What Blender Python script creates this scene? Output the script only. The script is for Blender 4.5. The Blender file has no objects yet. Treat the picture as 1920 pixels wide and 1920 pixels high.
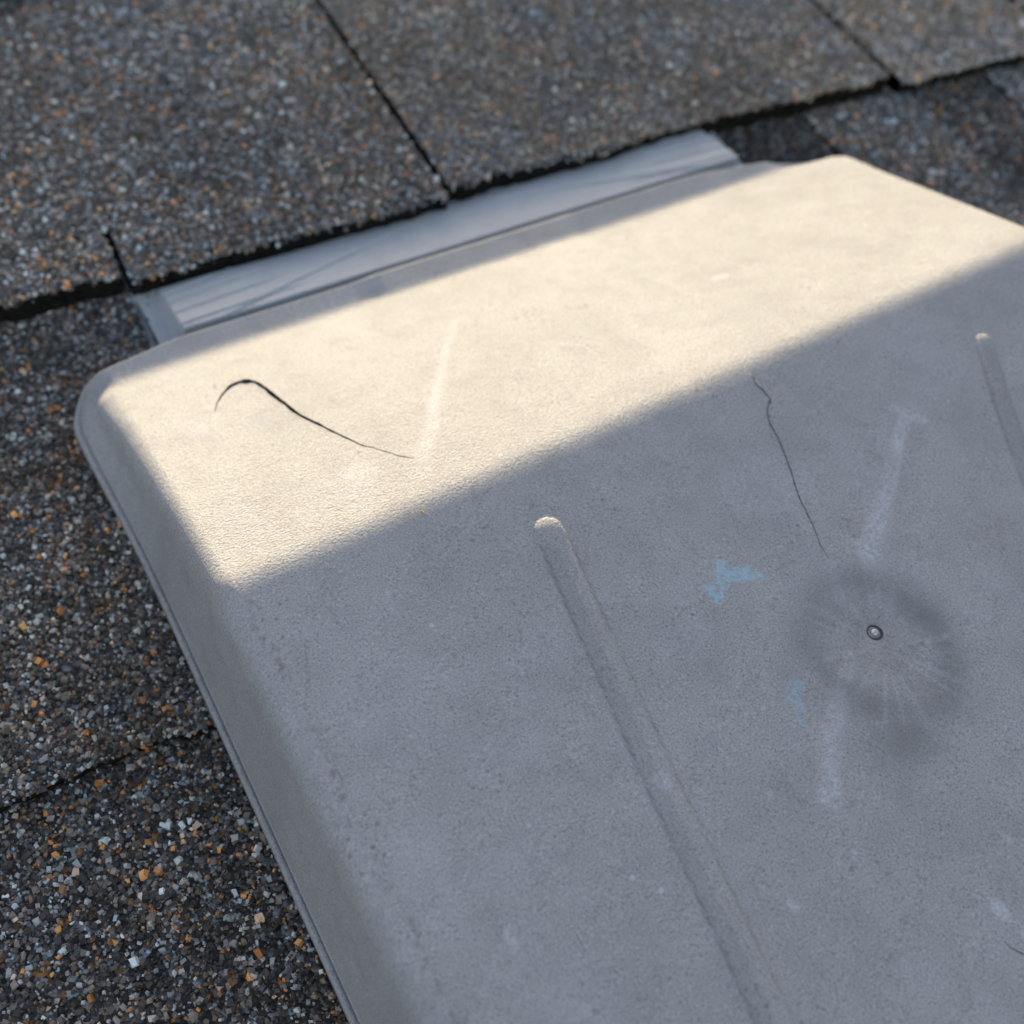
import bpy, math, random
import numpy as np
from mathutils import Matrix, Vector

# ------------------------------------------------------------------ frames
# Everything is laid out in the roof's own frame (metres): x along the courses,
# y up the slope, z out of the roof.  TILT then pitches the whole roof.
PITCH = math.radians(22.6)
TILT = Matrix.Translation((0, 0, 3.0)) @ Matrix.Rotation(PITCH, 4, 'X')
S = bpy.context.scene
C = S.collection
rng = np.random.default_rng(11)
random.seed(5)

# ------------------------------------------------------------------ camera
F = 2337.0
X = np.array([6600., 2280., -F]); X /= np.linalg.norm(X)
Y = np.array([-2110., 3710., -F]); Y -= X * (X @ Y); Y /= np.linalg.norm(Y)
Z = np.cross(X, Y)
cam_d = bpy.data.cameras.new('camera')
cam = bpy.data.objects.new('camera', cam_d); C.objects.link(cam)
rot = Matrix([list(X), list(Y), list(Z)]).to_4x4()
cam.matrix_world = TILT @ Matrix.Translation((0, 0, 0.272)) @ rot
cam_d.sensor_width = 36
cam_d.lens = 36 * F / 1920
cam_d.clip_start = 0.005
cam_d.clip_end = 5000
cam_d.dof.use_dof = True
cam_d.dof.focus_distance = 0.258
cam_d.dof.aperture_fstop = 12.0
S.camera = cam

# ------------------------------------------------------------------ light
AZ = math.radians(13)             # sun stands a little to the right of straight up-slope
EL = math.radians(0.45)           # and just clears the plane of this roof slope
sv = Vector((math.sin(AZ) * math.cos(EL), math.cos(AZ) * math.cos(EL), math.sin(EL)))
sw = (TILT.to_3x3() @ sv).normalized()
world = bpy.data.worlds.new("World"); S.world = world
world.use_nodes = True
wn = world.node_tree
sky = wn.nodes.new('ShaderNodeTexSky')
sky.sky_type = 'NISHITA'
sky.sun_disc = False
sky.sun_elevation = math.asin(sw.z)
sky.sun_rotation = math.atan2(sw.x, sw.y)
sky.air_density = 1.0
sky.dust_density = 2.2
sky.ozone_density = 1.6
bg = wn.nodes['Background']
bg.inputs[1].default_value = 0.138
wn.links.new(sky.outputs[0], bg.inputs[0])
sun_d = bpy.data.lights.new('sun', 'SUN')
sun_d.energy = 5.0
sun_d.angle = math.radians(0.53)
sun_d.color = (1.0, 0.965, 0.745)
sun = bpy.data.objects.new('sun', sun_d); C.objects.link(sun)
sun.rotation_euler = sw.to_track_quat('Z', 'Y').to_euler()
sun.location = TILT @ Vector((0, 0, 2))
S.view_settings.view_transform = 'Standard'
S.view_settings.look = 'None'
S.view_settings.gamma = 1
S.view_settings.use_curve_mapping = False
S.view_settings.exposure = 1.53
S.view_settings.use_white_balance = True
S.view_settings.white_balance_temperature = 8500
S.view_settings.white_balance_tint = 14.5

# ------------------------------------------------------------------ material helpers
def mat(name):
    m = bpy.data.materials.new(name); m.use_nodes = True
    nt = m.node_tree
    return m, nt, nt.nodes['Principled BSDF']
def N(nt, typ, **kw):
    n = nt.nodes.new(typ)
    for k, v in kw.items():
        if k.startswith('i_'):
            n.inputs[k[2:].replace('_', ' ')].default_value = v
        else: setattr(n, k, v)
    return n
def ramp(nt, stops, interp='LINEAR'):
    r = nt.nodes.new('ShaderNodeValToRGB'); r.color_ramp.interpolation = interp
    e = r.color_ramp.elements
    while len(e) > 1: e.remove(e[-1])
    e[0].position, e[0].color = stops[0][0], (*stops[0][1], 1)
    for p, c in stops[1:]:
        k = e.new(p); k.color = (*c, 1)
    return r
def mix(nt, a, b, fac, blend='MIX'):
    m = nt.nodes.new('ShaderNodeMix'); m.data_type = 'RGBA'; m.blend_type = blend
    for sock, v in ((m.inputs[6], a), (m.inputs[7], b), (m.inputs[0], fac)):
        if hasattr(v, 'is_linked'): nt.links.new(v, sock)
        else: sock.default_value = v if isinstance(v, (int, float)) else (*v, 1)
    return m.outputs[2]
def math_(nt, op, a, b=None, clamp=False):
    m = nt.nodes.new('ShaderNodeMath'); m.operation = op; m.use_clamp = clamp
    for i, v in enumerate((a, b)):
        if v is None: continue
        if hasattr(v, 'is_linked'): nt.links.new(v, m.inputs[i])
        else: m.inputs[i].default_value = v
    return m.outputs[0]
def noise(nt, vec, scale, detail=2, rough=.5):
    n = N(nt, 'ShaderNodeTexNoise', i_Scale=scale, i_Detail=detail, i_Roughness=rough)
    nt.links.new(vec, n.inputs['Vector']); return n.outputs['Fac']

PAL = np.array([  # colour, weight: mineral granules
    (.016, .015, .014, 25), (.033, .030, .028, 18), (.060, .054, .050, 15), (.090, .078, .072, 11),
    (.14, .125, .118, 7), (.17, .19, .205, 8), (.25, .29, .31, 7), (.34, .38, .39, 2.4),
    (.30, .12, .035, 2.8), (.42, .19, .065, 1.6), (.20, .085, .035, 1.6), (.34, .26, .21, 1.6)])

# plastic of the hood
def plastic(name, base, spec_rough=.55, marks=False, grain=1.0, spec=.2):
    m, nt, b = mat(name)
    tc = N(nt, 'ShaderNodeTexCoord').outputs['Object']
    big = noise(nt, tc, 22, 4, .6)
    med = noise(nt, tc, 130, 5, .65)
    fine = noise(nt, tc, 2100, 3, .6)
    r1 = ramp(nt, [(.3, tuple(c * .95 for c in base)), (.7, tuple(c * 1.05 for c in base))])
    nt.links.new(big, r1.inputs[0])
    r2 = ramp(nt, [(.30, (.92, .90, .92)), (.5, (1, 1, 1)), (.72, (1.02, 1.04, 1.05))])
    nt.links.new(med, r2.inputs[0])
    col = mix(nt, r1.outputs[0], r2.outputs[0], 1.0, 'MULTIPLY')
    r3 = ramp(nt, [(.30, (.45, .45, .46)), (.44, (.92, .92, .92)), (.58, (1.06, 1.06, 1.06)), (.72, (1.45, 1.45, 1.45))])
    nt.links.new(fine, r3.inputs[0])
    col = mix(nt, col, r3.outputs[0], .75 * grain, 'MULTIPLY')
    # small dark pits, clustered
    vo = N(nt, 'ShaderNodeTexVoronoi', i_Scale=420.0); nt.links.new(tc, vo.inputs['Vector'])
    pit = ramp(nt, [(0, (1, 1, 1)), (.14, (1, 1, 1)), (.26, (0, 0, 0))]); nt.links.new(vo.outputs['Distance'], pit.inputs[0])
    where = ramp(nt, [(.52, (0, 0, 0)), (.68, (1, 1, 1))]); nt.links.new(noise(nt, tc, 60, 3), where.inputs[0])
    pf = math_(nt, 'MULTIPLY', math_(nt, 'MULTIPLY', pit.outputs[0], where.outputs[0]), .6)
    col = mix(nt, col, tuple(c * .45 for c in base), pf)
    # pale flecks
    vo2 = N(nt, 'ShaderNodeTexVoronoi', i_Scale=150.0); nt.links.new(tc, vo2.inputs['Vector'])
    fl = ramp(nt, [(0, (1, 1, 1)), (.05, (1, 1, 1)), (.10, (0, 0, 0))]); nt.links.new(vo2.outputs['Distance'], fl.inputs[0])
    w2 = ramp(nt, [(.56, (0, 0, 0)), (.64, (1, 1, 1))]); nt.links.new(noise(nt, tc, 45, 2), w2.inputs[0])
    col = mix(nt, col, (.50, .50, .54), math_(nt, 'MULTIPLY', math_(nt, 'MULTIPLY', fl.outputs[0], w2.outputs[0]), .55))
    if marks:
        at = N(nt, 'ShaderNodeAttribute', attribute_name='marks')
        sp = N(nt, 'ShaderNodeSeparateColor'); nt.links.new(at.outputs['Color'], sp.inputs[0])
        scuff = noise(nt, tc, 900, 3, .7)
        sr = ramp(nt, [(.36, (.12, .12, .12)), (.60, (1, 1, 1))]); nt.links.new(scuff, sr.inputs[0])
        col = mix(nt, col, (.60, .63, .73), math_(nt, 'MULTIPLY', math_(nt, 'MULTIPLY', sp.outputs[0], sr.outputs[0]), .50, True))
        br = ramp(nt, [(.40, (.05, .05, .05)), (.54, (1, 1, 1))]); nt.links.new(noise(nt, tc, 620, 4, .7), br.inputs[0])
        col = mix(nt, col, (.24, .47, .60), math_(nt, 'MULTIPLY', math_(nt, 'MULTIPLY', sp.outputs[1], br.outputs[0]), .60, True))
        col = mix(nt, col, (.135, .135, .145), math_(nt, 'MULTIPLY', sp.outputs[2], .75, True))
    nt.links.new(col, b.inputs['Base Color'])
    b.inputs['Roughness'].default_value = spec_rough
    b.inputs['Specular IOR Level'].default_value = spec
    g1 = noise(nt, tc, 1650, 3, .6)
    bp1 = N(nt, 'ShaderNodeBump', i_Strength=.75 * grain, i_Distance=.00045); nt.links.new(g1, bp1.inputs['Height'])
    bp2 = N(nt, 'ShaderNodeBump', i_Strength=.35, i_Distance=.0008); nt.links.new(noise(nt, tc, 90, 3), bp2.inputs['Height'])
    nt.links.new(bp1.outputs[0], bp2.inputs['Normal'])
    bp3 = N(nt, 'ShaderNodeBump', i_Strength=.4, i_Distance=.0002, invert=True); nt.links.new(pf, bp3.inputs['Height'])
    nt.links.new(bp2.outputs[0], bp3.inputs['Normal'])
    nt.links.new(bp3.outputs[0], b.inputs['Normal'])
    return m
HOOD = plastic('weathered_grey_plastic', (.304, .304, .312), .85, True, 1.0, .1)
COLLAR = plastic('smooth_grey_plastic', (.385, .40, .41), .6, False, .35)
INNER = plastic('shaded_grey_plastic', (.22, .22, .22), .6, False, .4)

# asphalt with stone granules: the sheet under the loose stones
def granule_sheet(name, darkness):
    m, nt, b = mat(name)
    tc = N(nt, 'ShaderNodeTexCoord').outputs['Object']
    vo = N(nt, 'ShaderNodeTexVoronoi', i_Scale=760.0); nt.links.new(tc, vo.inputs['Vector'])
    sc = N(nt, 'ShaderNodeSeparateColor'); nt.links.new(vo.outputs['Color'], sc.inputs[0])
    w = np.cumsum(PAL[:, 3]) / PAL[:, 3].sum()
    st = [(0.0, tuple(PAL[0, :3] * darkness))] + [(float(w[i]), tuple(PAL[i + 1, :3] * darkness)) for i in range(len(PAL) - 1)]
    r = ramp(nt, st, 'CONSTANT'); nt.links.new(sc.outputs[0], r.inputs[0])
    nt.links.new(r.outputs[0], b.inputs['Base Color'])
    b.inputs['Roughness'].default_value = .85
    bp = N(nt, 'ShaderNodeBump', i_Strength=1.0, i_Distance=.0008, invert=True)
    nt.links.new(vo.outputs['Distance'], bp.inputs['Height']); nt.links.new(bp.outputs[0], b.inputs['Normal'])
    return m
SHEET = granule_sheet('granulated_asphalt', .75)
m, nt, b = mat('raw_asphalt_edge')
tc = N(nt, 'ShaderNodeTexCoord').outputs['Object']
r = ramp(nt, [(.35, (.005, .005, .005)), (.7, (.018, .017, .016))]); nt.links.new(noise(nt, tc, 500, 3), r.inputs[0])
nt.links.new(r.outputs[0], b.inputs['Base Color']); b.inputs['Roughness'].default_value = .9
b.inputs['Specular IOR Level'].default_value = .1
ASPH = m
m, nt, b = mat('stone_granules')
at = N(nt, 'ShaderNodeAttribute', attribute_name='grain')
nt.links.new(at.outputs['Color'], b.inputs['Base Color']); b.inputs['Roughness'].default_value = .62
b.inputs['Specular IOR Level'].default_value = .4
GRAN = m
def simple(name, col, rough, metal=0.0, scale=300, spread=.25):
    m, nt, b = mat(name)
    tc = N(nt, 'ShaderNodeTexCoord').outputs['Object']
    r = ramp(nt, [(.3, tuple(c * (1 - spread) for c in col)), (.7, tuple(min(1, c * (1 + spread)) for c in col))])
    nt.links.new(noise(nt, tc, scale, 3), r.inputs[0]); nt.links.new(r.outputs[0], b.inputs['Base Color'])
    b.inputs['Roughness'].default_value = rough; b.inputs['Metallic'].default_value = metal
    return m
ZINC = simple('zinc_plated_steel', (.50, .50, .47), .45, .6, 2000)
RUBBER = simple('dirty_rubber', (.035, .036, .035), .7)
CRACK = simple('crack_shade', (.0025, .0028, .0022), 1.0, 0, 900, .5)  # near-black colour stands for the shade inside the wide crack
CRACK.node_tree.nodes['Principled BSDF'].inputs['Specular IOR Level'].default_value = 0
HAIR = simple('hairline_dirt', (.105, .095, .085), .9, 0, 1500, .4)
GRASS = simple('lawn', (.20, .19, .12), .9, 0, 1.5, .4)
FASCIA = simple('painted_board', (.62, .61, .58), .6, 0, 6, .06)
STONE = simple('ochre_stone', (.55, .30, .06), .6, 0, 900)

# ------------------------------------------------------------------ object helpers
def make(name, verts, faces, mats, parent=None, smooth=False, midx=None, attrs=None, loc=None):
    """verts (n,3) array; faces: list of (k,4)/(k,3) arrays or python lists"""
    me = bpy.data.meshes.new(name)
    V = np.asarray(verts, dtype=np.float32)
    loops = []; tot = []
    for f in faces:
        f = np.asarray(f, dtype=np.int32)
        loops.append(f.ravel()); tot.append(np.full(len(f), f.shape[1], dtype=np.int32))
    L = np.concatenate(loops); T = np.concatenate(tot)
    st = np.concatenate([[0], np.cumsum(T)[:-1]]).astype(np.int32)
    me.vertices.add(len(V)); me.vertices.foreach_set('co', V.ravel())
    me.loops.add(len(L)); me.loops.foreach_set('vertex_index', L)
    me.polygons.add(len(T)); me.polygons.foreach_set('loop_start', st); me.polygons.foreach_set('loop_total', T)
    for mm in (mats if isinstance(mats, (list, tuple)) else [mats]): me.materials.append(mm)
    if midx is not None: me.polygons.foreach_set('material_index', np.asarray(midx, dtype=np.int32))
    if attrs:
        for an, av in attrs.items():
            a = me.attributes.new(an, 'FLOAT_COLOR', 'POINT')
            a.data.foreach_set('color', np.asarray(av, dtype=np.float32).ravel())
    me.update(calc_edges=True)
    me.validate()
    sflag = np.full(len(me.polygons), smooth, dtype=bool)
    me.polygons.foreach_set('use_smooth', sflag)
    o = bpy.data.objects.new(name, me); C.objects.link(o)
    if parent: o.parent = parent
    return o
def tag(o, label, cat, **kw):
    o['label'] = label; o['category'] = cat
    for k, v in kw.items(): o[k] = v
def root(name, M, label, cat):
    o = bpy.data.objects.new(name, None); C.objects.link(o)
    o.empty_display_size = .05
    o.matrix_world = M; tag(o, label, cat); return o
BOXF = np.array([(0, 3, 2, 1), (4, 5, 6, 7), (0, 1, 5, 4), (1, 2, 6, 5), (2, 3, 7, 6), (3, 0, 4, 7)])
def box(x0, x1, y0, y1, z0, z1):
    return np.array([(x0, y0, z0), (x1, y0, z0), (x1, y1, z0), (x0, y1, z0),
                     (x0, y0, z1), (x1, y0, z1), (x1, y1, z1), (x0, y1, z1)], float)
def vnoise(x, seed, scale):
    """smooth 1-D value noise"""
    r = np.random.default_rng(seed).uniform(-1, 1, 4096)
    t = np.asarray(x) / scale + 1000.0; i = np.floor(t).astype(int); f = t - i; f = f * f * (3 - 2 * f)
    return r[i % 4096] * (1 - f) + r[(i + 1) % 4096] * f
def vnoise2(x, y, seed, scale):
    r = np.random.default_rng(seed).uniform(-1, 1, (256, 256))
    a = np.asarray(x) / scale + 300.0; b_ = np.asarray(y) / scale + 300.0
    i = np.floor(a).astype(int); j = np.floor(b_).astype(int); f = a - i; g = b_ - j
    f = f * f * (3 - 2 * f); g = g * g * (3 - 2 * g)
    q = lambda p, s: r[p % 256, s % 256]
    return (q(i, j) * (1 - f) + q(i + 1, j) * f) * (1 - g) + (q(i, j + 1) * (1 - f) + q(i + 1, j + 1) * f) * g

# ------------------------------------------------------------------ vent frame (mm: u right, v down-slope, z out)
R3 = math.radians(3.0)
ORG = (0.011, 0.234)
VENT_M = TILT @ Matrix.Translation((ORG[0], ORG[1], 0)) @ Matrix.Rotation(R3, 4, 'Z')
def uv_of(x, y):   # roof metres -> vent mm
    dx, dy = x - ORG[0], y - ORG[1]
    c, s = math.cos(R3), math.sin(R3)
    return (dx * c + dy * s) * 1000, (dx * s - dy * c) * 1000
def vent_xyz(u, v, z):
    return np.stack([np.asarray(u) * .001, -np.asarray(v) * .001, np.asarray(z) * .001], -1)

# ------------------------------------------------------------------ setting: ground far below
gv = np.array([(-400, -400, 0), (400, -400, 0), (400, 400, 0), (-400, 400, 0)], float)
g = make('ground', gv, [[(0, 1, 2, 3)]], GRASS); g['kind'] = 'structure'
g['label'] = 'green lawn far below the roof'

# ------------------------------------------------------------------ the roof
roof = root('shingle_roof', TILT, 'dark speckled asphalt shingle roof around and under the grey vent', 'roof')
YA = 0.272
RIDGE_Y = 0.585
courses = [YA + .154 + .143, YA + .154, YA] + [YA - .142 - .143 * i for i in range(0, 6)]
XMIN, XMAX = -.75, 1.25
def zsurf(yb, y, T):      # top surface of a course whose butt edge is at yb
    return .0005 + (T - .0005) * (1 - (y - yb) / .145)

GD = None
def chips(P, Nrm_tilt, size, col):
    """irregular stone chips: 8-corner convex blocks at points P"""
    n = len(P)
    base = np.array([(-1, -1, -1), (1, -1, -1), (1, 1, -1), (-1, 1, -1), (-1, -1, 1), (1, -1, 1), (1, 1, 1), (-1, 1, 1)], float)
    v = base[None] * .5 * (1 + rng.uniform(-.38, .25, (n, 8, 3)))
    v[:, 4:, :2] *= rng.uniform(.45, .95, (n, 1, 1))
    asp = np.stack([rng.uniform(.6, 1.15, n), rng.uniform(.5, .95, n), rng.uniform(.4, .8, n)], -1)
    v *= asp[:, None, :]
    a = rng.uniform(0, 2 * np.pi, n); t = rng.normal(0, .38, n); t2 = rng.normal(0, .38, n)
    ca, sa, ct, st_, c2, s2 = np.cos(a), np.sin(a), np.cos(t), np.sin(t), np.cos(t2), np.sin(t2)
    x, y, z = v[..., 0], v[..., 1], v[..., 2]
    x, y = x * ca[:, None] - y * sa[:, None], x * sa[:, None] + y * ca[:, None]
    y, z = y * ct[:, None] - z * st_[:, None], y * st_[:, None] + z * ct[:, None]
    x, z = x * c2[:, None] - z * s2[:, None], x * s2[:, None] + z * c2[:, None]
    out = np.stack([x, y, z], -1) * size[:, None, None] + P[:, None, :]
    F_ = BOXF[None] + (np.arange(n) * 8)[:, None, None]
    cc = np.repeat(np.concatenate([col, np.ones((n, 1))], 1), 8, 0)
    return out.reshape(-1, 3), F_.reshape(-1, 4), cc

def pick_cols(n, tone, warm, xs, ys, flat=0.0):
    w = PAL[:, 3].copy()
    w = w / w.sum()
    # blends drift across the sheet, as the colours of a laminated shingle do
    k = rng.choice(len(PAL), n, p=w)
    c = PAL[k, :3] * rng.uniform(.75, 1.3, (n, 1))
    c = np.array([.085, .083, .082]) * flat + c * (1 - flat)
    dr = 1 + .20 * vnoise2(xs, ys, 79, .0042) + .20 * vnoise2(xs, ys, 77, .035) + .13 * vnoise2(xs, ys, 78, .012)
    t = np.array([1 + .10 * warm, 1.0, 1 - .10 * warm])
    hue = (.10 * vnoise2(xs, ys, 80, .006) + .07 * vnoise2(xs, ys, 81, .022))[:, None]
    c = c * (1 + hue * np.array([1, .1, -1])[None])
    return np.clip(c * (tone * dr)[:, None] * t[None], .004, .8)

def shingle(yb, x0, x1, T, tone=1.0, warm=0.0, ytop=None, seed=0, near=True, lift=None, flat=.08, close=0.0):
    """one piece of shingle: slab with a ragged butt edge, stone chips pressed into it"""
    ytop = ytop or yb + .160
    nx = max(2, int((x1 - x0) / (.0015 if near else .05)))
    xs = np.linspace(x0, x1, nx + 1)
    def rag(x):
        e = vnoise(x, seed + 1, .0028) * .0007 + vnoise(x, seed + 2, .011) * .0009 + vnoise(x, seed + 3, .06) * .0012
        return e * (1 if near else 0)
    def up(x, y):
        z = zsurf(yb, y, T)
        if lift: z = z + lift(x, y)
        return z
    ys_frac = [0, .004, .03, .06, .12, .16, 1.0]
    rows = []
    for fr in ys_frac:
        y = yb + rag(xs) * (1 - fr) + (ytop - yb) * fr
        xr = xs + (close if fr > .14 else 0) * (xs > x1 - 1e-6)
        rows.append(np.stack([xr, y, up(xs, y) - (.0006 if fr == 0 else 0)], -1))
    yb_ = yb + rag(xs) + .0008
    bot = np.stack([xs, yb_, np.full_like(xs, .0002) + np.maximum(0, (up(xs, yb_) - T)) * .9], -1)
    botb = np.stack([xs, np.full_like(xs, ytop), np.full_like(xs, -.004)], -1)
    allr = [bot] + rows + [botb]
    V = np.concatenate(allr); n1 = nx + 1; nr = len(allr)
    idx = np.arange(nr * n1).reshape(nr, n1)
    Fq = np.stack([idx[:-1, :-1], idx[:-1, 1:], idx[1:, 1:], idx[1:, :-1]], -1)
    mi = np.zeros(Fq.shape[:2], int); mi[0] = 1
    Fq = Fq.reshape(-1, 4); mi = mi.ravel()
    # side cheeks
    side = []
    for e in (0, n1 - 1):
        for j in range(1, nr - 2):
            side.append((idx[j, e], idx[j + 1, e], idx[nr - 1, e], idx[0, e]) if e else (idx[j + 1, e], idx[j, e], idx[0, e], idx[nr - 1, e]))
    Fs = np.array(side)
    faces = [Fq, Fs]; mids = [mi, np.ones(len(Fs), int)]
    col = [np.full((len(V), 4), .02)]
    verts = [V]
    if near:
        # visible and neighbouring area only
        a0, a1 = max(x0, -.22), min(x1, .56); b0, b1 = max(yb, -.10), min(ytop - .015, .455)
        if a1 > a0 and b1 > b0:
            pts = []
            dens = 1.6e6
            n = int((a1 - a0) * (b1 - b0) * dens)
            px = rng.uniform(a0, a1, n); py = rng.uniform(b0, b1, n)
            px = px + np.where((py > yb + .021) & (px > a1 - .003), close, 0)
            u, v = uv_of(px, py)
            keep = ~((u > 6) & (u < 250) & (v > 3) & (v < 285))
            keep &= ~((u > 28) & (u < 229) & (v > -28) & (v <= 3)) | (py > yb + .0) & (yb > .2)
            # thin coverage a little far away from the lens: bigger stones do
            px, py = px[keep], py[keep]
            py = np.where(py < yb + rag(px), yb + rag(px) + .0003, py)
            sz = rng.lognormal(math.log(.00094), .36, len(px)).clip(.0005, .0021)
            pz = up(px, py) + rng.uniform(-.25, .38, len(px)) * sz
            # stones along the butt edge, hanging over
            m_ = int((a1 - a0) / .0009)
            ex = rng.uniform(a0, a1, m_); eh = rng.uniform(0, 1, m_) ** 2.5
            ey = yb + rag(ex) - rng.uniform(-.0002, .0005, m_)
            ez = up(ex, ey) - eh * (T * .25)
            es = rng.lognormal(math.log(.0010), .3, m_).clip(.0005, .0018)
            P = np.concatenate([np.stack([px, py, pz], -1), np.stack([ex, ey, ez], -1)])
            sz = np.concatenate([sz, es])
            cc = pick_cols(len(P), tone * 1.45, warm + .25, P[:, 0], P[:, 1], flat)
            v_, f_, c_ = chips(P, None, sz, cc)
            faces.append(f_ + len(V)); mids.append(np.full(len(f_), 2)); col.append(c_); verts.append(v_)
    return np.concatenate(verts), faces, np.concatenate(mids), np.concatenate(col)

def add_shingle(label=None, **kw):
    v, f, mi, c = shingle(**kw)
    o = make('shingle', v, f, [SHEET, ASPH, GRAN], roof, False, mi, {'grain': c})
    if label: o['label'] = label
    return o

def bulge(cx, w, h):      # the upper course rides up where the vent's flange lies under it
    return lambda x, y: h * np.exp(-((np.asarray(x) - cx) / w) ** 4)

flap = lambda x, y: .0012 * np.exp(-((np.asarray(x) - .02) / .03) ** 2) * np.exp(-np.maximum(0, y - YA) / .03)
# course above the vent (tabs and joints as seen)
up_h = bulge(.14, .12, .0010)
G = .0008
add_shingle(yb=YA - .0018, x0=-.20, x1=.0345 - G, T=.0084, tone=1.5, warm=-.1, seed=10, lift=flap, flat=.22, close=.0022, label='speckled shingle left of the short open slit')
add_shingle(yb=YA - .0022, x0=.0350 + G, x1=.1365 - G, T=.0080, tone=1.5, warm=.1, seed=20, lift=up_h, flat=.30, label='speckled shingle behind the left half of the vent')
add_shingle(yb=YA + .0023, x0=.1370 + G, x1=.3128 - G, T=.0080, tone=1.55, warm=.4, seed=30, lift=up_h, flat=.52, label='brownish shingle behind the right half of the vent')
add_shingle(yb=YA - .001, x0=.3152 + G, x1=.392 - G, T=.0064, tone=1.95, warm=.6, seed=40, flat=.6, label='paler brown shingle at the upper right')
add_shingle(yb=YA - .002, x0=.394 + G, x1=.60, T=.0056, tone=2.0, warm=.3, seed=50, flat=.5)
# course the vent stands on: thick tabs with thin dark laps between them
YB = courses[3]
add_shingle(yb=YB, x0=-.19, x1=.035, T=.0050, tone=1.08, warm=.5, seed=60, flat=.14, label='shingle with a ragged worn edge left of the vent')
add_shingle(yb=YB + .001, x0=.036 + G, x1=.2265, T=.0030, tone=.7, warm=-.2, seed=70)
add_shingle(yb=YB, x0=.228, x1=.2745, T=.0022, tone=.42, warm=-.4, seed=75, label='dark recessed lap behind the right corner of the vent')
add_shingle(yb=YB, x0=.2755 + G, x1=.3215, T=.0052, tone=1.35, warm=-.1, seed=80, flat=.35, label='grey shingle tab at the right corner of the vent')
add_shingle(yb=YB, x0=.3225, x1=.3555, T=.0034, tone=.62, warm=-.3, seed=85, label='dark lap between two grey tabs at the right')
add_shingle(yb=YB, x0=.3565 + G, x1=.60, T=.0052, tone=1.35, warm=0, seed=90, flat=.35)
# next course down
YC = courses[4]
add_shingle(yb=YC, x0=-.23, x1=.055, T=.0052, tone=1.12, warm=.5, seed=100, flat=.05, label='coarse dark shingle at the lower left')
add_shingle(yb=YC, x0=.0565, x1=.31, T=.0050, tone=.85, warm=.0, seed=110)
add_shingle(yb=YC, x0=.3115, x1=.60, T=.0036, tone=.8, warm=.0, seed=120)
# course under the ridge side, just out of the picture
YU = courses[1]
add_shingle(yb=YU, x0=-.2, x1=.21, T=.0052, tone=1.0, seed=130)
add_shingle(yb=YU, x0=.2115, x1=.6, T=.0052, tone=1.0, seed=140)

# the rest of the field
fv, ff, fm = [], [], []
off = 0
def field_add(v, f, mi):
    global off
    fv.append(v)
    for q in f: ff.append(np.asarray(q) + off)
    fm.append(mi); off += len(v)
for ci, yb in enumerate(courses):
    x = XMIN
    while x < XMAX:
        w = random.uniform(.09, .24); x1 = min(XMAX, x + w)
        if ci in (1, 2, 3, 4):
            lo, hi = {1: (-.2, .6), 2: (-.20, .60), 3: (-.19, .60), 4: (-.23, .60)}[ci]
            if x < lo and x1 > lo: x1 = lo
            if lo <= x < hi: x = hi; continue
        yt = min(yb + .160, RIDGE_Y - .002)
        v, f, mi, c = shingle(yb=yb, x0=x + G, x1=x1 - G, T=random.choice((.0050, .0058, .0030)), ytop=yt, near=False, seed=int(x * 999) % 500)
        field_add(v, f, mi)
        x = x1
o = make('shingle_field', np.concatenate(fv), ff, [SHEET, ASPH], roof, False, np.concatenate(fm)); o['kind'] = 'stuff'
# deck, far slope, fascia
YE = courses[-1] - .01
v = box(XMIN, XMAX, YE + .012, RIDGE_Y, -.022, -.0045)
make('roof_deck', v, [BOXF], FASCIA, roof)
v = box(XMIN, XMAX, YE - .012, YE + .010, -.16, -.006)
make('fascia_board', v, [BOXF], FASCIA, roof)
c2, s2 = math.cos(2 * PITCH), math.sin(2 * PITCH)
fs = np.array([(XMIN, RIDGE_Y, 0), (XMAX, RIDGE_Y, 0), (XMAX, RIDGE_Y + 1.2 * c2, -1.2 * s2), (XMIN, RIDGE_Y + 1.2 * c2, -1.2 * s2)])
fs2 = fs.copy(); fs2[:, 2] -= .02; fs2[:2, 2] -= .0
make('far_slope', np.concatenate([fs2, fs]), [BOXF], SHEET, roof)
# ridge caps: short lapped pieces bent over the ridge; they shade the slope below
CAPZ = .0177
x = XMIN; k = 0
while x < XMAX:
    w = .142; x1 = min(x + .16, XMAX + .02)
    t0 = CAPZ + random.uniform(-.0004, .0004)
    prof = [(-.120, .0068), (-.06, .0100), (-.015, t0 - .001), (0, t0), (.015, t0 - .006), (.06, t0 - .045), (.12, t0 - .10)]
    V = []
    for xx, dz in ((x, .0), (x1, -.0035)):
        for (py, pz) in prof: V.append((xx, RIDGE_Y + py, pz + dz * .3))
        for (py, pz) in reversed(prof): V.append((xx, RIDGE_Y + py, pz + dz * .3 - .004))
    n = len(prof) * 2
    f4 = [(i, (i + 1) % n, n + (i + 1) % n, n + i) for i in range(n)]
    m_ = len(prof)
    caps = [(e + i, e + i + 1, e + n - 2 - i, e + n - 1 - i) for e in (0, n) for i in range(m_ - 1)]
    make('ridge_cap', np.array(V), [f4, caps], SHEET, roof)
    x += w; k += 1

# ------------------------------------------------------------------ the vent
vent = root('roof_vent', VENT_M, 'weathered grey plastic roof vent with cracked hood, half in sun', 'roof vent')
W, LN = 259.0, 292.0

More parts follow.
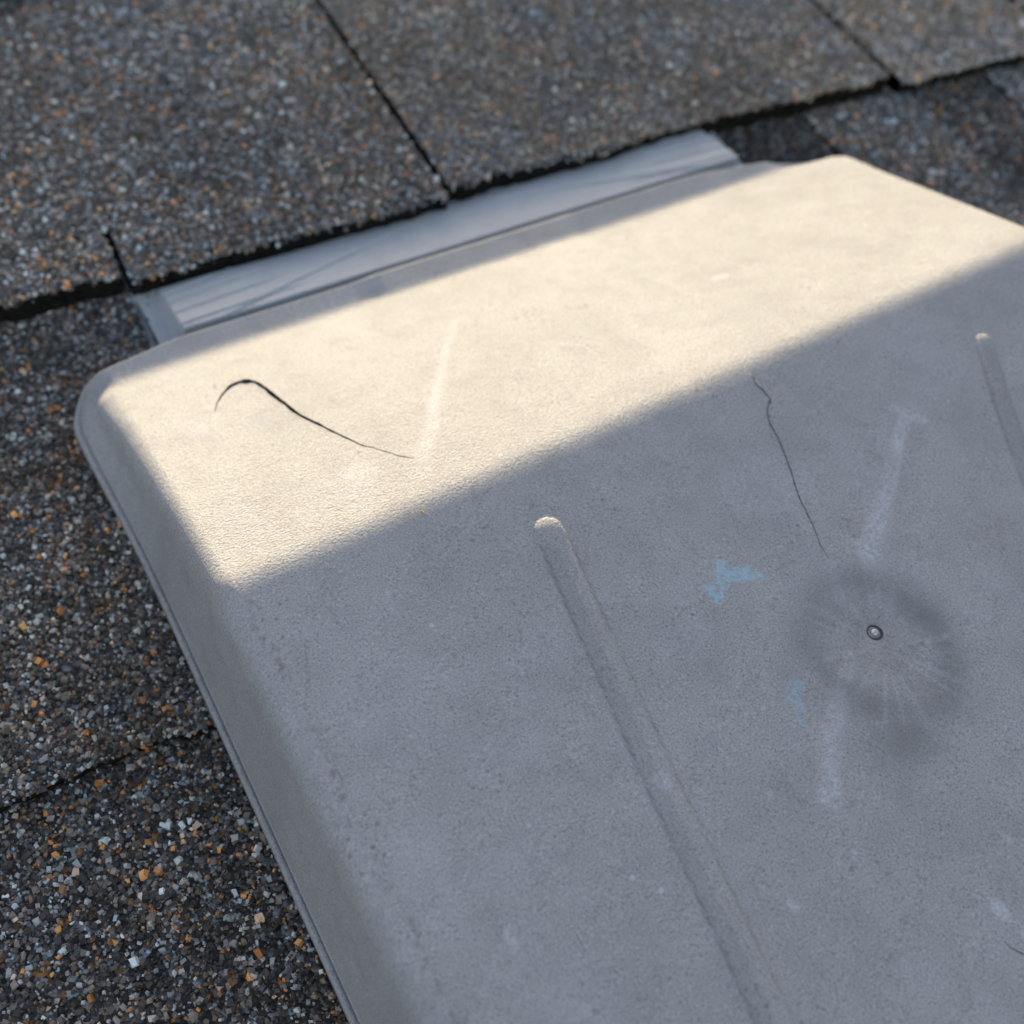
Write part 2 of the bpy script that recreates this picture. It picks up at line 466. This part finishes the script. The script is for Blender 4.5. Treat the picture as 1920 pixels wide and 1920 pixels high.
def seg_d(u, v, pts):
    """distance to a polyline and position along it 0..1"""
    pts = np.asarray(pts, float); best = np.full(np.shape(u), 1e9); tt = np.zeros(np.shape(u)); sd = np.zeros(np.shape(u))
    L = np.hypot(*(pts[1:] - pts[:-1]).T); cum = np.concatenate([[0], np.cumsum(L)])
    for i in range(len(pts) - 1):
        a, b_ = pts[i], pts[i + 1]; d = b_ - a
        t = np.clip(((u - a[0]) * d[0] + (v - a[1]) * d[1]) / (d @ d), 0, 1)
        q = np.hypot(u - a[0] - t * d[0], v - a[1] - t * d[1])
        m_ = q < best
        side = np.sign(d[0] * (v - a[1]) - d[1] * (u - a[0]))
        best = np.where(m_, q, best); tt = np.where(m_, (cum[i] + t * L[i]) / cum[-1], tt); sd = np.where(m_, side, sd)
    return best, tt, sd
sm = lambda a, b_, x: (lambda t: t * t * (3 - 2 * t))(np.clip((np.asarray(x) - a) / (b_ - a), 0, 1))

CR1 = [(26.8, 36.1), (29.9, 31.2), (33.3, 27.8), (36.3, 26.5), (38.2, 27.2), (40.0, 28.9), (41.1, 32.8), (41.7, 37.5), (42.7, 43.3), (43.7, 49.6), (45.6, 55.1), (47.4, 60.5), (49.2, 65.8), (50.9, 70.4), (52.7, 72.9), (54.5, 76.2), (56.3, 79.5), (58.4, 82.1)]
CR2 = [(142.6, 96.3), (141.8, 98.7), (142.4, 101.6), (142.2, 104.4), (139.9, 106.6), (138.0, 110.4), (137.3, 114.6), (135.8, 119.8), (134.1, 124.8), (131.8, 130.7), (130.8, 135.1), (129.9, 139.4), (128.5, 143.4), (128.0, 147.0)]
CR3 = [(107.7, 229.2), (108.1, 230.7), (109.7, 232.9), (113, 236)]
RIBS = [[(74.7, 115.0), (66.2, 173.0), (60.3, 220.0), (54.0, 268.0)], [(206.8, 110.5), (198.9, 125.1), (191.7, 140.0), (176, 176), (150, 250)]]
RIBW = (3.3, 2.3)
SCREW = (126.8, 166.0)
BEND0, BSL, KB = 99.3, .052, 1.2

def ztop(u, v):
    s1 = math.tan(math.radians(22)); s2 = -.026
    v0 = BEND0 - BSL * u
    a = v - v0
    z = 12 + s1 * v + (s2 - s1) * KB * np.logaddexp(0, a / KB)
    # flat rim behind the slope; its front edge steps at two moulding marks
    stp = 1.4 * sm(80, 90, u) - .9 * sm(203, 211, u)
    fl = 14.2 + .45 * stp
    k = .22
    z = k * np.logaddexp(z / k, fl / k)
    # side fall of the rim corners is handled by the shell profile
    for r, hw in zip(RIBS, RIBW):
        d, t, _ = seg_d(u, v, r)
        h_ = (.62 if hw > 3 else .34) + (.24 if hw > 3 else .16) * np.exp(-((t * np.hypot(r[-1][0] - r[0][0], r[-1][1] - r[0][1])) / 3.2) ** 2)
        z = z + h_ * np.sqrt(np.clip(1 - (d / hw) ** 2, 0, 1))
    d = np.hypot(u - SCREW[0], v - SCREW[1])
    z = z - .9 * np.exp(-(d / 11) ** 2) - .7 * np.exp(-(d / 2.3) ** 2)
    # crack lips: the near side stands a little proud
    d, t, s = seg_d(u, v, CR1)
    z = z + .34 * np.sin(np.pi * np.clip(t, 0, 1)) ** .8 * (1 - t) * np.where(s > 0, np.exp(-d / 3.0), -.3 * np.exp(-d / 2.0))
    d, t, s = seg_d(u, v, CR2)
    z = z + .10 * np.where(s > 0, np.exp(-d / 1.5), -np.exp(-d / 1.5))
    z = z + .13 * vnoise2(u, v, 3, 34.) + .02 * vnoise2(u, v, 4, 9.)
    return z

def inpoly(u, v, poly):
    c = np.zeros(u.shape, bool); n = len(poly)
    for i in range(n):
        (x1, y1), (x2, y2) = poly[i], poly[(i + 1) % n]
        with np.errstate(divide='ignore', invalid='ignore'):
            c ^= ((y1 > v) != (y2 > v)) & (u < (x2 - x1) * (v - y1) / (y2 - y1 + 1e-12) + x1)
    return c
def edge_noise(u, v, s): return vnoise2(u, v, s, 1.1) * .5 + vnoise2(u, v, s + 1, 3.5) * .7
def marks(u, v):
    chalk = np.zeros(u.shape); blue = np.zeros(u.shape); dark = np.zeros(u.shape)
    def streak(pts, w0, w1, a, seed):
        nonlocal chalk
        d, t, _ = seg_d(u, v, pts)
        w = w0 + (w1 - w0) * t
        e = d + .45 * edge_noise(u, v, seed)
        q = (1 - sm(w * .35, w * 1.35, e)) * a * (.78 + .35 * vnoise2(u, v, seed + 5, 6.) + .3 * vnoise2(u, v, seed + 6, 1.6))
        q *= np.where((t <= 0) | (t >= 1), .8, 1)
        chalk = np.maximum(chalk, q)
    streak([(96.3, 31.4), (86.6, 44.4), (72.6, 65.2), (57, 88)], 1.0, 2.7, .5, 20)
    streak([(171.7, 121.2), (164.7, 127.1), (154.7, 135.6), (144.9, 143.7), (136, 150.8)], 1.7, 3.0, .85, 30)
    streak([(169, 117.8), (171.2, 121), (174.6, 124.4)], 1.5, 1.6, .75, 40)
    streak([(118.3, 167.9), (114.1, 171.8), (108.5, 175.9), (103.3, 181.2), (94.2, 191.5)], 1.4, 3.0, .7, 50)
    streak([(128.2, 147.5), (125.4, 153), (124.0, 156.5)], 1.4, 1.8, .4, 55)
    for (a, b_, r, k, q) in [(110.8, 224.2, 1.9, 1.3, .85), (112.5, 231, 1.2, 2.2, .5), (25.7, 186.6, 1.6, 1.5, .6), (75.4, 205.6, 1.3, 1.3, .6), (65.9, 174.4, 2.3, 1.0, .6),
                          (166.5, 53.7, 3.6, .45, .7), (167.9, 20.3, 2.4, .5, .5), (132.8, 61.7, 1.2, 1, .5), (20, 40, 3.5, 1.6, .35), (46, 80, 5, 1.0, .3),
                          (31, 205, 9, 1.6, .20), (17, 172, 6, 2, .16), (92, 203, 1.2, 1, .5), (122, 214, 1.1, 1.2, .55), (84, 186, 1.0, 1, .4), (60, 140, 5, 1.2, .12), (128, 124, 15, .7, .24), (24, 140, 9, .5, .22), (40, 156, 12, .4, .16), (30, 176, 10, .5, .16), (88, 150, 9, .5, .12), (150, 128, 6, 2.2, .1)]:
        d = np.hypot((u - a), (v - b_) / k) + .5 * edge_noise(u, v, 60)
        chalk = np.maximum(chalk, q * (1 - sm(r * .5, r * 1.1, d)))
    # broad pale haze where the film is worn
    hz = np.clip(vnoise2(u, v, 9, 24.) * .6 + vnoise2(u, v, 10, 9.) * .35, 0, 1) * .15
    chalk = np.maximum(chalk, hz)
    B1 = [(104.7, 136.1), (105.8, 137.3), (106.8, 139.3), (110.5, 141.1), (112.2, 145.2), (107.2, 144.0), (103.2, 142.7), (99.4, 146.6), (97.8, 145.8), (97.6, 141.3), (101.0, 140.7)]
    B2 = [(101.0, 168.3), (103.1, 167.3), (104.8, 168.6), (101.7, 173.7), (98.6, 177.8), (97.6, 176.8), (100.0, 171.9), (98.9, 170.8)]
    du, dv = .35 * vnoise2(u, v, 70, .9), .35 * vnoise2(u, v, 71, .9)
    blue = np.maximum(inpoly(u + du, v + dv, B1) * .9, inpoly(u + du, v + dv, B2) * .75)
    blue = np.maximum(blue, .12 * (1 - sm(2, 5, np.hypot(u - 34, v - 47))))
    # old stain ring round the screw, radial smears inside it
    cx, cy = 126.0, 170.0
    ang = np.arctan2(v - cy, u - cx); r = np.hypot(u - cx, (v - cy) * .90)
    rr = 13.6 + 1.4 * vnoise(ang * 2, 90, 1.4) + 1.2 * vnoise2(u, v, 91, 5.)
    ring = np.exp(-((r - rr) / 4.8) ** 2) * (.66 + .16 * vnoise(ang * 1.6 + 50, 92, 1.1) + .14 * vnoise2(u, v, 191, 6.))
    dark = np.maximum(dark, ring)
    dark = np.maximum(dark, .46 * (1 - sm(10, 21, r + 2 * vnoise2(u, v, 192, 7.))) * (.8 + .4 * vnoise2(u, v, 193, 2.5)))
    blob = np.exp(-(np.hypot((u - 117) / 8.5, (v - 188.5) / 7)) ** 2.0) * .78
    dark = np.maximum(dark, blob)
    dark = np.maximum(dark, .35 * np.exp(-(r / 9) ** 2) * (.6 + .5 * vnoise(ang * 9 + 90, 93, 1.)))
    spokes = np.clip(vnoise(ang * 12 + 70, 94, 1.) * .7 + vnoise(ang * 31 + 70, 194, 1.) * .5, 0, 1) * np.exp(-((r - 9) / 7) ** 2)
    chalk = np.maximum(chalk, spokes * .45); dark = dark * (1 - .5 * spokes)
    # soft dirt smears
    dark = np.maximum(dark, .20 * np.clip(vnoise2(u, v, 12, 17.) * .8 + vnoise2(u * 1., v * .5, 13, 6.) * .4, 0, 1))
    # dark lines along both rib flanks; rib tops darkened, shaded side painted in
    for R, hw in zip(RIBS, RIBW):
        d, t, s = seg_d(u, v, R)
        m_ = (t < .999) * sm(.0, .04, t)
        dark = np.maximum(dark, np.exp(-((d - hw) / .36) ** 2) * np.where(s > 0, .95, .75) * m_ * (.8 + .3 * vnoise(v, 99, 4.)))
        dark = np.maximum(dark, (d < hw) * (np.where(s > 0, .26, .05) if hw > 3 else .38) * m_)  # shade of the wide rib's left half painted into the colour
    # worn seam where the top rolls over into the left side
    wl = np.exp(-((u - 7.0 + 1.0 * vnoise(v, 95, 9.)) / 1.5) ** 2) * sm(92, 108, v)
    chalk = np.maximum(chalk, wl * (.12 + .5 * np.clip(vnoise2(u, v, 96, .9), 0, 1)))
    dark = np.maximum(dark, np.exp(-((u - 10.2 + 1.0 * vnoise(v, 97, 7.)) / 1.1) ** 2) * sm(96, 110, v) * np.clip(vnoise2(u, v, 98, .8) * .9 + .1, 0, 1))
    for p, q in [([(16.7, 117.9), (12.5, 128.9)], .5), ([(14.2, 118), (13.2, 122)], .35)]:
        d, t, _ = seg_d(u, v, p); dark = np.maximum(dark, q * np.exp(-(d / .28) ** 2))
    return np.stack([chalk, blue, dark, np.ones(u.shape)], -1)

RAD = 13.0
ZB = 5.5
def shell_profile(d):
    """(outset, g) for a ring at nominal inset d: g is the share of the height reached"""
    return d
# interior grid
st = .55
U0, U1, V0, V1 = RAD, W - RAD, RAD, LN - RAD
nu = int((U1 - U0) / st) + 1; nv = int((V1 - V0) / st) + 1
gu = np.linspace(U0, U1, nu); gvv = np.linspace(V0, V1, nv)
GU, GV = np.meshgrid(gu, gvv)
# perimeter loop of the inner rectangle with corner fans
K = 22
def perimeter(d):
    """outline at inset d from the outer edge, same count for every d"""
    r = RAD - d; pts = []
    def arc(cx, cy, a0):
        for i in range(1, K):
            a = a0 + (math.pi / 2) * i / K
            pts.append((cx + r * math.cos(a), cy + r * math.sin(a)))
    for x_ in gu: pts.append((x_, V0 - r))                 # rear edge, left to right
    arc(U1, V0, -math.pi / 2)
    for y_ in gvv: pts.append((U1 + r, y_))                # right edge
    arc(U1, V1, 0)
    for x_ in gu[::-1]: pts.append((x_, V1 + r))
    arc(U0, V1, math.pi / 2)
    for y_ in gvv[::-1]: pts.append((U0 - r, y_))
    arc(U0, V0, math.pi)
    P_ = np.array(pts); w_ = 1 - d / RAD; u_, v_ = P_[:, 0].copy(), P_[:, 1].copy()
    # the foot flares a little at the rear left, the rear lip bows up-slope
    P_[:, 0] -= w_ * (2.0 + 2.4 * np.exp(-((v_ - 10) / 34) ** 2)) * np.clip((U0 - u_) / RAD * 2, 0, 1)
    P_[:, 1] -= w_ * 3.6 * sm(0, 34, u_) * (1 - sm(185, 250, u_)) * np.clip((V0 - v_) / RAD * 2, 0, 1)
    P_[:, 1] += w_ * 3.6 * sm(205, 258, u_) * np.clip((V0 - v_) / RAD * 2, 0, 1)
    return P_
ds = np.concatenate([[0.0, 0.25, .6, 1.0, 1.3, 1.5, 1.75, 2.1, 2.5], np.arange(3.0, 11, .45), np.arange(11.2, RAD - .3, .6)])
def gprof(d, h):
    # bead at the foot, drafted wall, then a rolled shoulder of about 6 mm
    R_ = 6.0
    wall0, wall1 = 1.5, 4.8
    shoulder = np.minimum(12., h * .62)
    zr = np.zeros_like(h)
    a = d - wall1
    if d <= .25: return zr + (1.0 if d > 0 else 0.0)
    if d <= 1.3: return zr + 1.35 + .12 * math.sin((d - .25) / 1.05 * math.pi)
    if d <= wall0: return zr + .9
    if d <= wall1: return .9 + (h - shoulder - .9) * ((d - wall0) / (wall1 - wall0))
    t = np.clip(a / 4.6, 0, 1)
    return (h - shoulder) + shoulder * np.sqrt(np.clip(1 - (1 - t) ** 2.0, 0, 1))
rings = []; ringuv = []
for d in ds:
    p = perimeter(d)
    zt = ztop(p[:, 0], p[:, 1])
    h = zt - ZB
    # rear edge is shallower: only a small rolled lip there
    rear = (p[:, 1] < V0) * np.clip((V0 - p[:, 1]) / RAD, 0, 1) * 1.0
    z = ZB + gprof(d, h)
    # along the rear the shell is a thin lip: lift the foot so it does not wall off the collar
    nrm_rear = np.clip((V0 - p[:, 1]) / np.maximum(1e-6, RAD - d), 0, 1) ** 3
    zl = zt - np.clip(1.6 - d * 1.1, 0, 1.6) ** 1.5 * 1.0
    z = z * (1 - nrm_rear) + zl * nrm_rear
    rings.append(vent_xyz(p[:, 0], p[:, 1] , z)); ringuv.append(p)
inner = perimeter(RAD)      # collapses onto the rectangle's edge
NP = len(inner)
V = list(rings)
base_n = len(ds) * NP
grid = vent_xyz(GU, GV, ztop(GU, GV)).reshape(-1, 3)
allv = np.concatenate(V + [grid])
uvall = np.concatenate(ringuv + [np.stack([GU, GV], -1).reshape(-1, 2)])
gi = lambda i, j: base_n + j * nu + i
loop = [gi(i, 0) for i in range(nu)] + [gi(nu - 1, 0)] * (K - 1) + [gi(nu - 1, j) for j in range(nv)] + [gi(nu - 1, nv - 1)] * (K - 1) + \
       [gi(i, nv - 1) for i in range(nu - 1, -1, -1)] + [gi(0, nv - 1)] * (K - 1) + [gi(0, j) for j in range(nv - 1, -1, -1)] + [gi(0, 0)] * (K - 1)
loop = np.array(loop)
quads = []
ar = np.arange(NP); nx_ = (ar + 1) % NP
for k in range(len(ds) - 1):
    a = k * NP
    quads.append(np.stack([a + ar, a + NP + ar, a + NP + nx_, a + nx_], -1))
a = (len(ds) - 1) * NP
lq = np.stack([a + ar, loop[ar], loop[nx_], a + nx_], -1)
same = lq[:, 1] == lq[:, 2]
quads.append(lq[~same]); tris = lq[same][:, [0, 1, 3]]
jj, ii = np.meshgrid(np.arange(nv - 1), np.arange(nu - 1), indexing='ij')
q = np.stack([gi(ii, jj), gi(ii, jj + 1), gi(ii + 1, jj + 1), gi(ii + 1, jj)], -1).reshape(-1, 4)
quads.append(q)
# underside turn-in at the foot so the edge has thickness
pin = perimeter(2.6); zf = rings[0][:, 2] * 1000
und = vent_xyz(pin[:, 0], pin[:, 1], zf + .2)
ub = len(allv)
allv = np.concatenate([allv, und]); uvall = np.concatenate([uvall, pin])
quads.append(np.stack([ar, nx_, ub + nx_, ub + ar], -1))
mk = marks(uvall[:, 0], uvall[:, 1])
hood = make('hood', allv, quads + ([tris] if len(tris) else []), HOOD, vent, True, None, {'marks': mk})
hood['label'] = 'domed grey hood with two long ribs, chalky streaks and blue paint spots'

# cracks: dark ribbons raised on the broken line, no real gap
def ribbon(name, pts, wfun, m_, lift, parent):
    pts = np.asarray(pts, float)
    # dense resample (Catmull-Rom)
    P = [pts[0]] + list(pts) + [pts[-1]]; out = []
    for i in range(1, len(P) - 2):
        for t in np.linspace(0, 1, 10, endpoint=False):
            p0, p1, p2, p3 = P[i - 1], P[i], P[i + 1], P[i + 2]
            out.append(.5 * ((2 * p1) + (-p0 + p2) * t + (2 * p0 - 5 * p1 + 4 * p2 - p3) * t * t + (-p0 + 3 * p1 - 3 * p2 + p3) * t ** 3))
    out.append(pts[-1]); out = np.array(out)
    tg = np.gradient(out, axis=0); tg /= np.linalg.norm(tg, axis=1)[:, None] + 1e-9
    nn = np.stack([-tg[:, 1], tg[:, 0]], -1)
    t = np.linspace(0, 1, len(out)); w = wfun(t) * (1 + .35 * vnoise(t * 40, 7, 1.)) / 2
    rows = []
    lf = lift * (np.minimum(1, .12 + w / w.max()))
    for s_, dz in ((-1, -.1), (-1, lf), (0, lf + .01), (1, lf), (1, -.1)):
        q_ = out + nn * (w * s_)[:, None] + (nn * (.07 * vnoise(t * 60, 8, 1.) + .10 * vnoise(t * 22, 9, 1.))[:, None])
        rows.append(vent_xyz(q_[:, 0], q_[:, 1], ztop(q_[:, 0], q_[:, 1]) + dz))
    n = len(out); Vv = np.concatenate(rows); f = []
    for r_ in range(4):
        i = np.arange(n - 1); f.append(np.stack([r_ * n + i, r_ * n + i + 1, (r_ + 1) * n + i + 1, (r_ + 1) * n + i], -1))
    return make(name, Vv, f, m_, parent)
c = ribbon('crack', CR1, lambda t: .12 + 1.12 * sm(0, .2, t) * (1 - sm(.18, .84, t)) ** .8, CRACK, .34, hood)
c['label'] = 'wide black hooked crack in the sunlit part'
c = ribbon('crack', CR2, lambda t: .08 + .36 * np.clip(t * 8, 0, 1) * (1 - t) ** .6, HAIR, .16, hood)
c['label'] = 'thin crack running towards the screw'
c = ribbon('crack', CR3, lambda t: .15 + .2 * t, HAIR, .05, hood)

# screw with its rubber washer
def lathe(name, prof, m_, parent, cu, cv, n=40, ex=1.0):
    Vv = []; 
    z0 = float(ztop(np.array([cu]), np.array([cv]))[0])
    for (r_, z_) in prof:
        for i in range(n):
            a = 2 * math.pi * i / n
            Vv.append((cu + r_ * math.cos(a) * ex, cv + r_ * math.sin(a), z0 + z_))
    Vv = np.array(Vv); Vv = vent_xyz(Vv[:, 0], Vv[:, 1], Vv[:, 2])
    f = []
    for k in range(len(prof) - 1):
        i = np.arange(n); j = (i + 1) % n
        f.append(np.stack([k * n + i, k * n + j, (k + 1) * n + j, (k + 1) * n + i], -1))
    return make(name, Vv, f, m_, parent, True)
screw = lathe('screw', [(.78, .0), (.78, .45), (.70, .62), (.5, .74), (.3, .80), (.18, .72), (.01, .70)], ZINC, vent, *SCREW)
lathe('washer', [(1.95, -.6), (1.95, .30), (1.8, .42), (1.6, .40), (1.3, .2), (1.0, -.05), (.7, -.1)], RUBBER, screw, *SCREW)

# raised collar behind the hood, with stepped moulding lines fanning in from both ends
cu_ = np.arange(24.5, 232.51, .5); cv_ = np.arange(-36, 2.01, .25)
CU, CV = np.meshgrid(cu_, cv_)
zp = 3.2 + (CV + 31) * .27
zp = zp - .25 * np.exp(-((CV + 31) / 2) ** 2)
for i, (v0_, Lr, h_) in enumerate([(-5.5, 92, .42), (-11, 46, .40), (-17, 40, .36), (-22.5, 34, .34), (-27, 22, .25)]):
    for side, ua in ((1, 33.0), (-1, 224.0)):
        du = (CU - ua) * side
        drop = 30 + v0_ if i == 0 else 2.0 + i * .5
        line_v = v0_ - drop * np.clip(du / Lr, 0, 1.2)
        fade = 1 - sm(Lr * .55, Lr, du)
        zp = zp + h_ * (1 - sm(-.15, .15, CV - line_v)) * fade * .8 - .45 * np.exp(-((CV - line_v - .25) / .32) ** 2) * fade
def end_fall(du):      # du >= 0 outside the edge: steep then curving out to the sheet
    t = np.clip(du / 5.0, 0, 1)
    return 1 - np.clip(t, 0, 1) ** .42
for side, ua in ((1, 33.5), (-1, 223.5)):
    du = np.clip((ua - CU) * side, 0, None)
    k = end_fall(du); zp = np.where(du > 0, np.maximum(.9, zp) * k - .8 * (1 - k), zp)
duv = np.clip(-31 - CV, 0, None); k = 1 - np.clip(duv / 4, 0, 1) ** .6
zp = zp * k + .9 * (1 - k)
zp = zp + .05 * vnoise2(CU, CV, 200, 12.)
zp = np.where(zp > 2, zp - 4.5 * sm(-9.0, -8.2, CV), zp)      # gap under the hood's rear lip
n1, n2 = len(cv_), len(cu_)
idx = np.arange(n1 * n2).reshape(n1, n2)
f = np.stack([idx[:-1, :-1], idx[1:, :-1], idx[1:, 1:], idx[:-1, 1:]], -1).reshape(-1, 4)
o = make('collar', vent_xyz(CU, CV, zp).reshape(-1, 3), [f], COLLAR, vent, True)
o['label'] = 'smooth raised strip with stepped ends behind the hood'

# flange sheet and throat under the hood
v = box(.027, .230, -.300, .036, .0006, .0014); make('flange', v, [BOXF], COLLAR, vent)
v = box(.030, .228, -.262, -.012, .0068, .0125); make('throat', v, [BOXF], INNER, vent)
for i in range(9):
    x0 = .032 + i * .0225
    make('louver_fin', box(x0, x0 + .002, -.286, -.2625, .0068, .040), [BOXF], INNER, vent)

# a loose ochre stone lying on the hood
P = np.array([(51.7, 99.8)])
z0 = float(ztop(P[:, 0], P[:, 1])[0])
pm = VENT_M @ Matrix.Translation((P[0, 0] * .001, -P[0, 1] * .001, z0 * .001))
vv = np.array([(-.5, -.4, -.1), (.45, -.5, -.1), (.5, .4, -.1), (-.4, .5, -.1), (-.35, -.2, .5), (.3, -.35, .55), (.35, .3, .45), (-.2, .3, .6)]) * .0007
o = make('stone_granule', vv, [BOXF], STONE); o.matrix_world = pm
tag(o, 'tiny ochre stone granule lying on the hood at the shadow edge', 'stone')
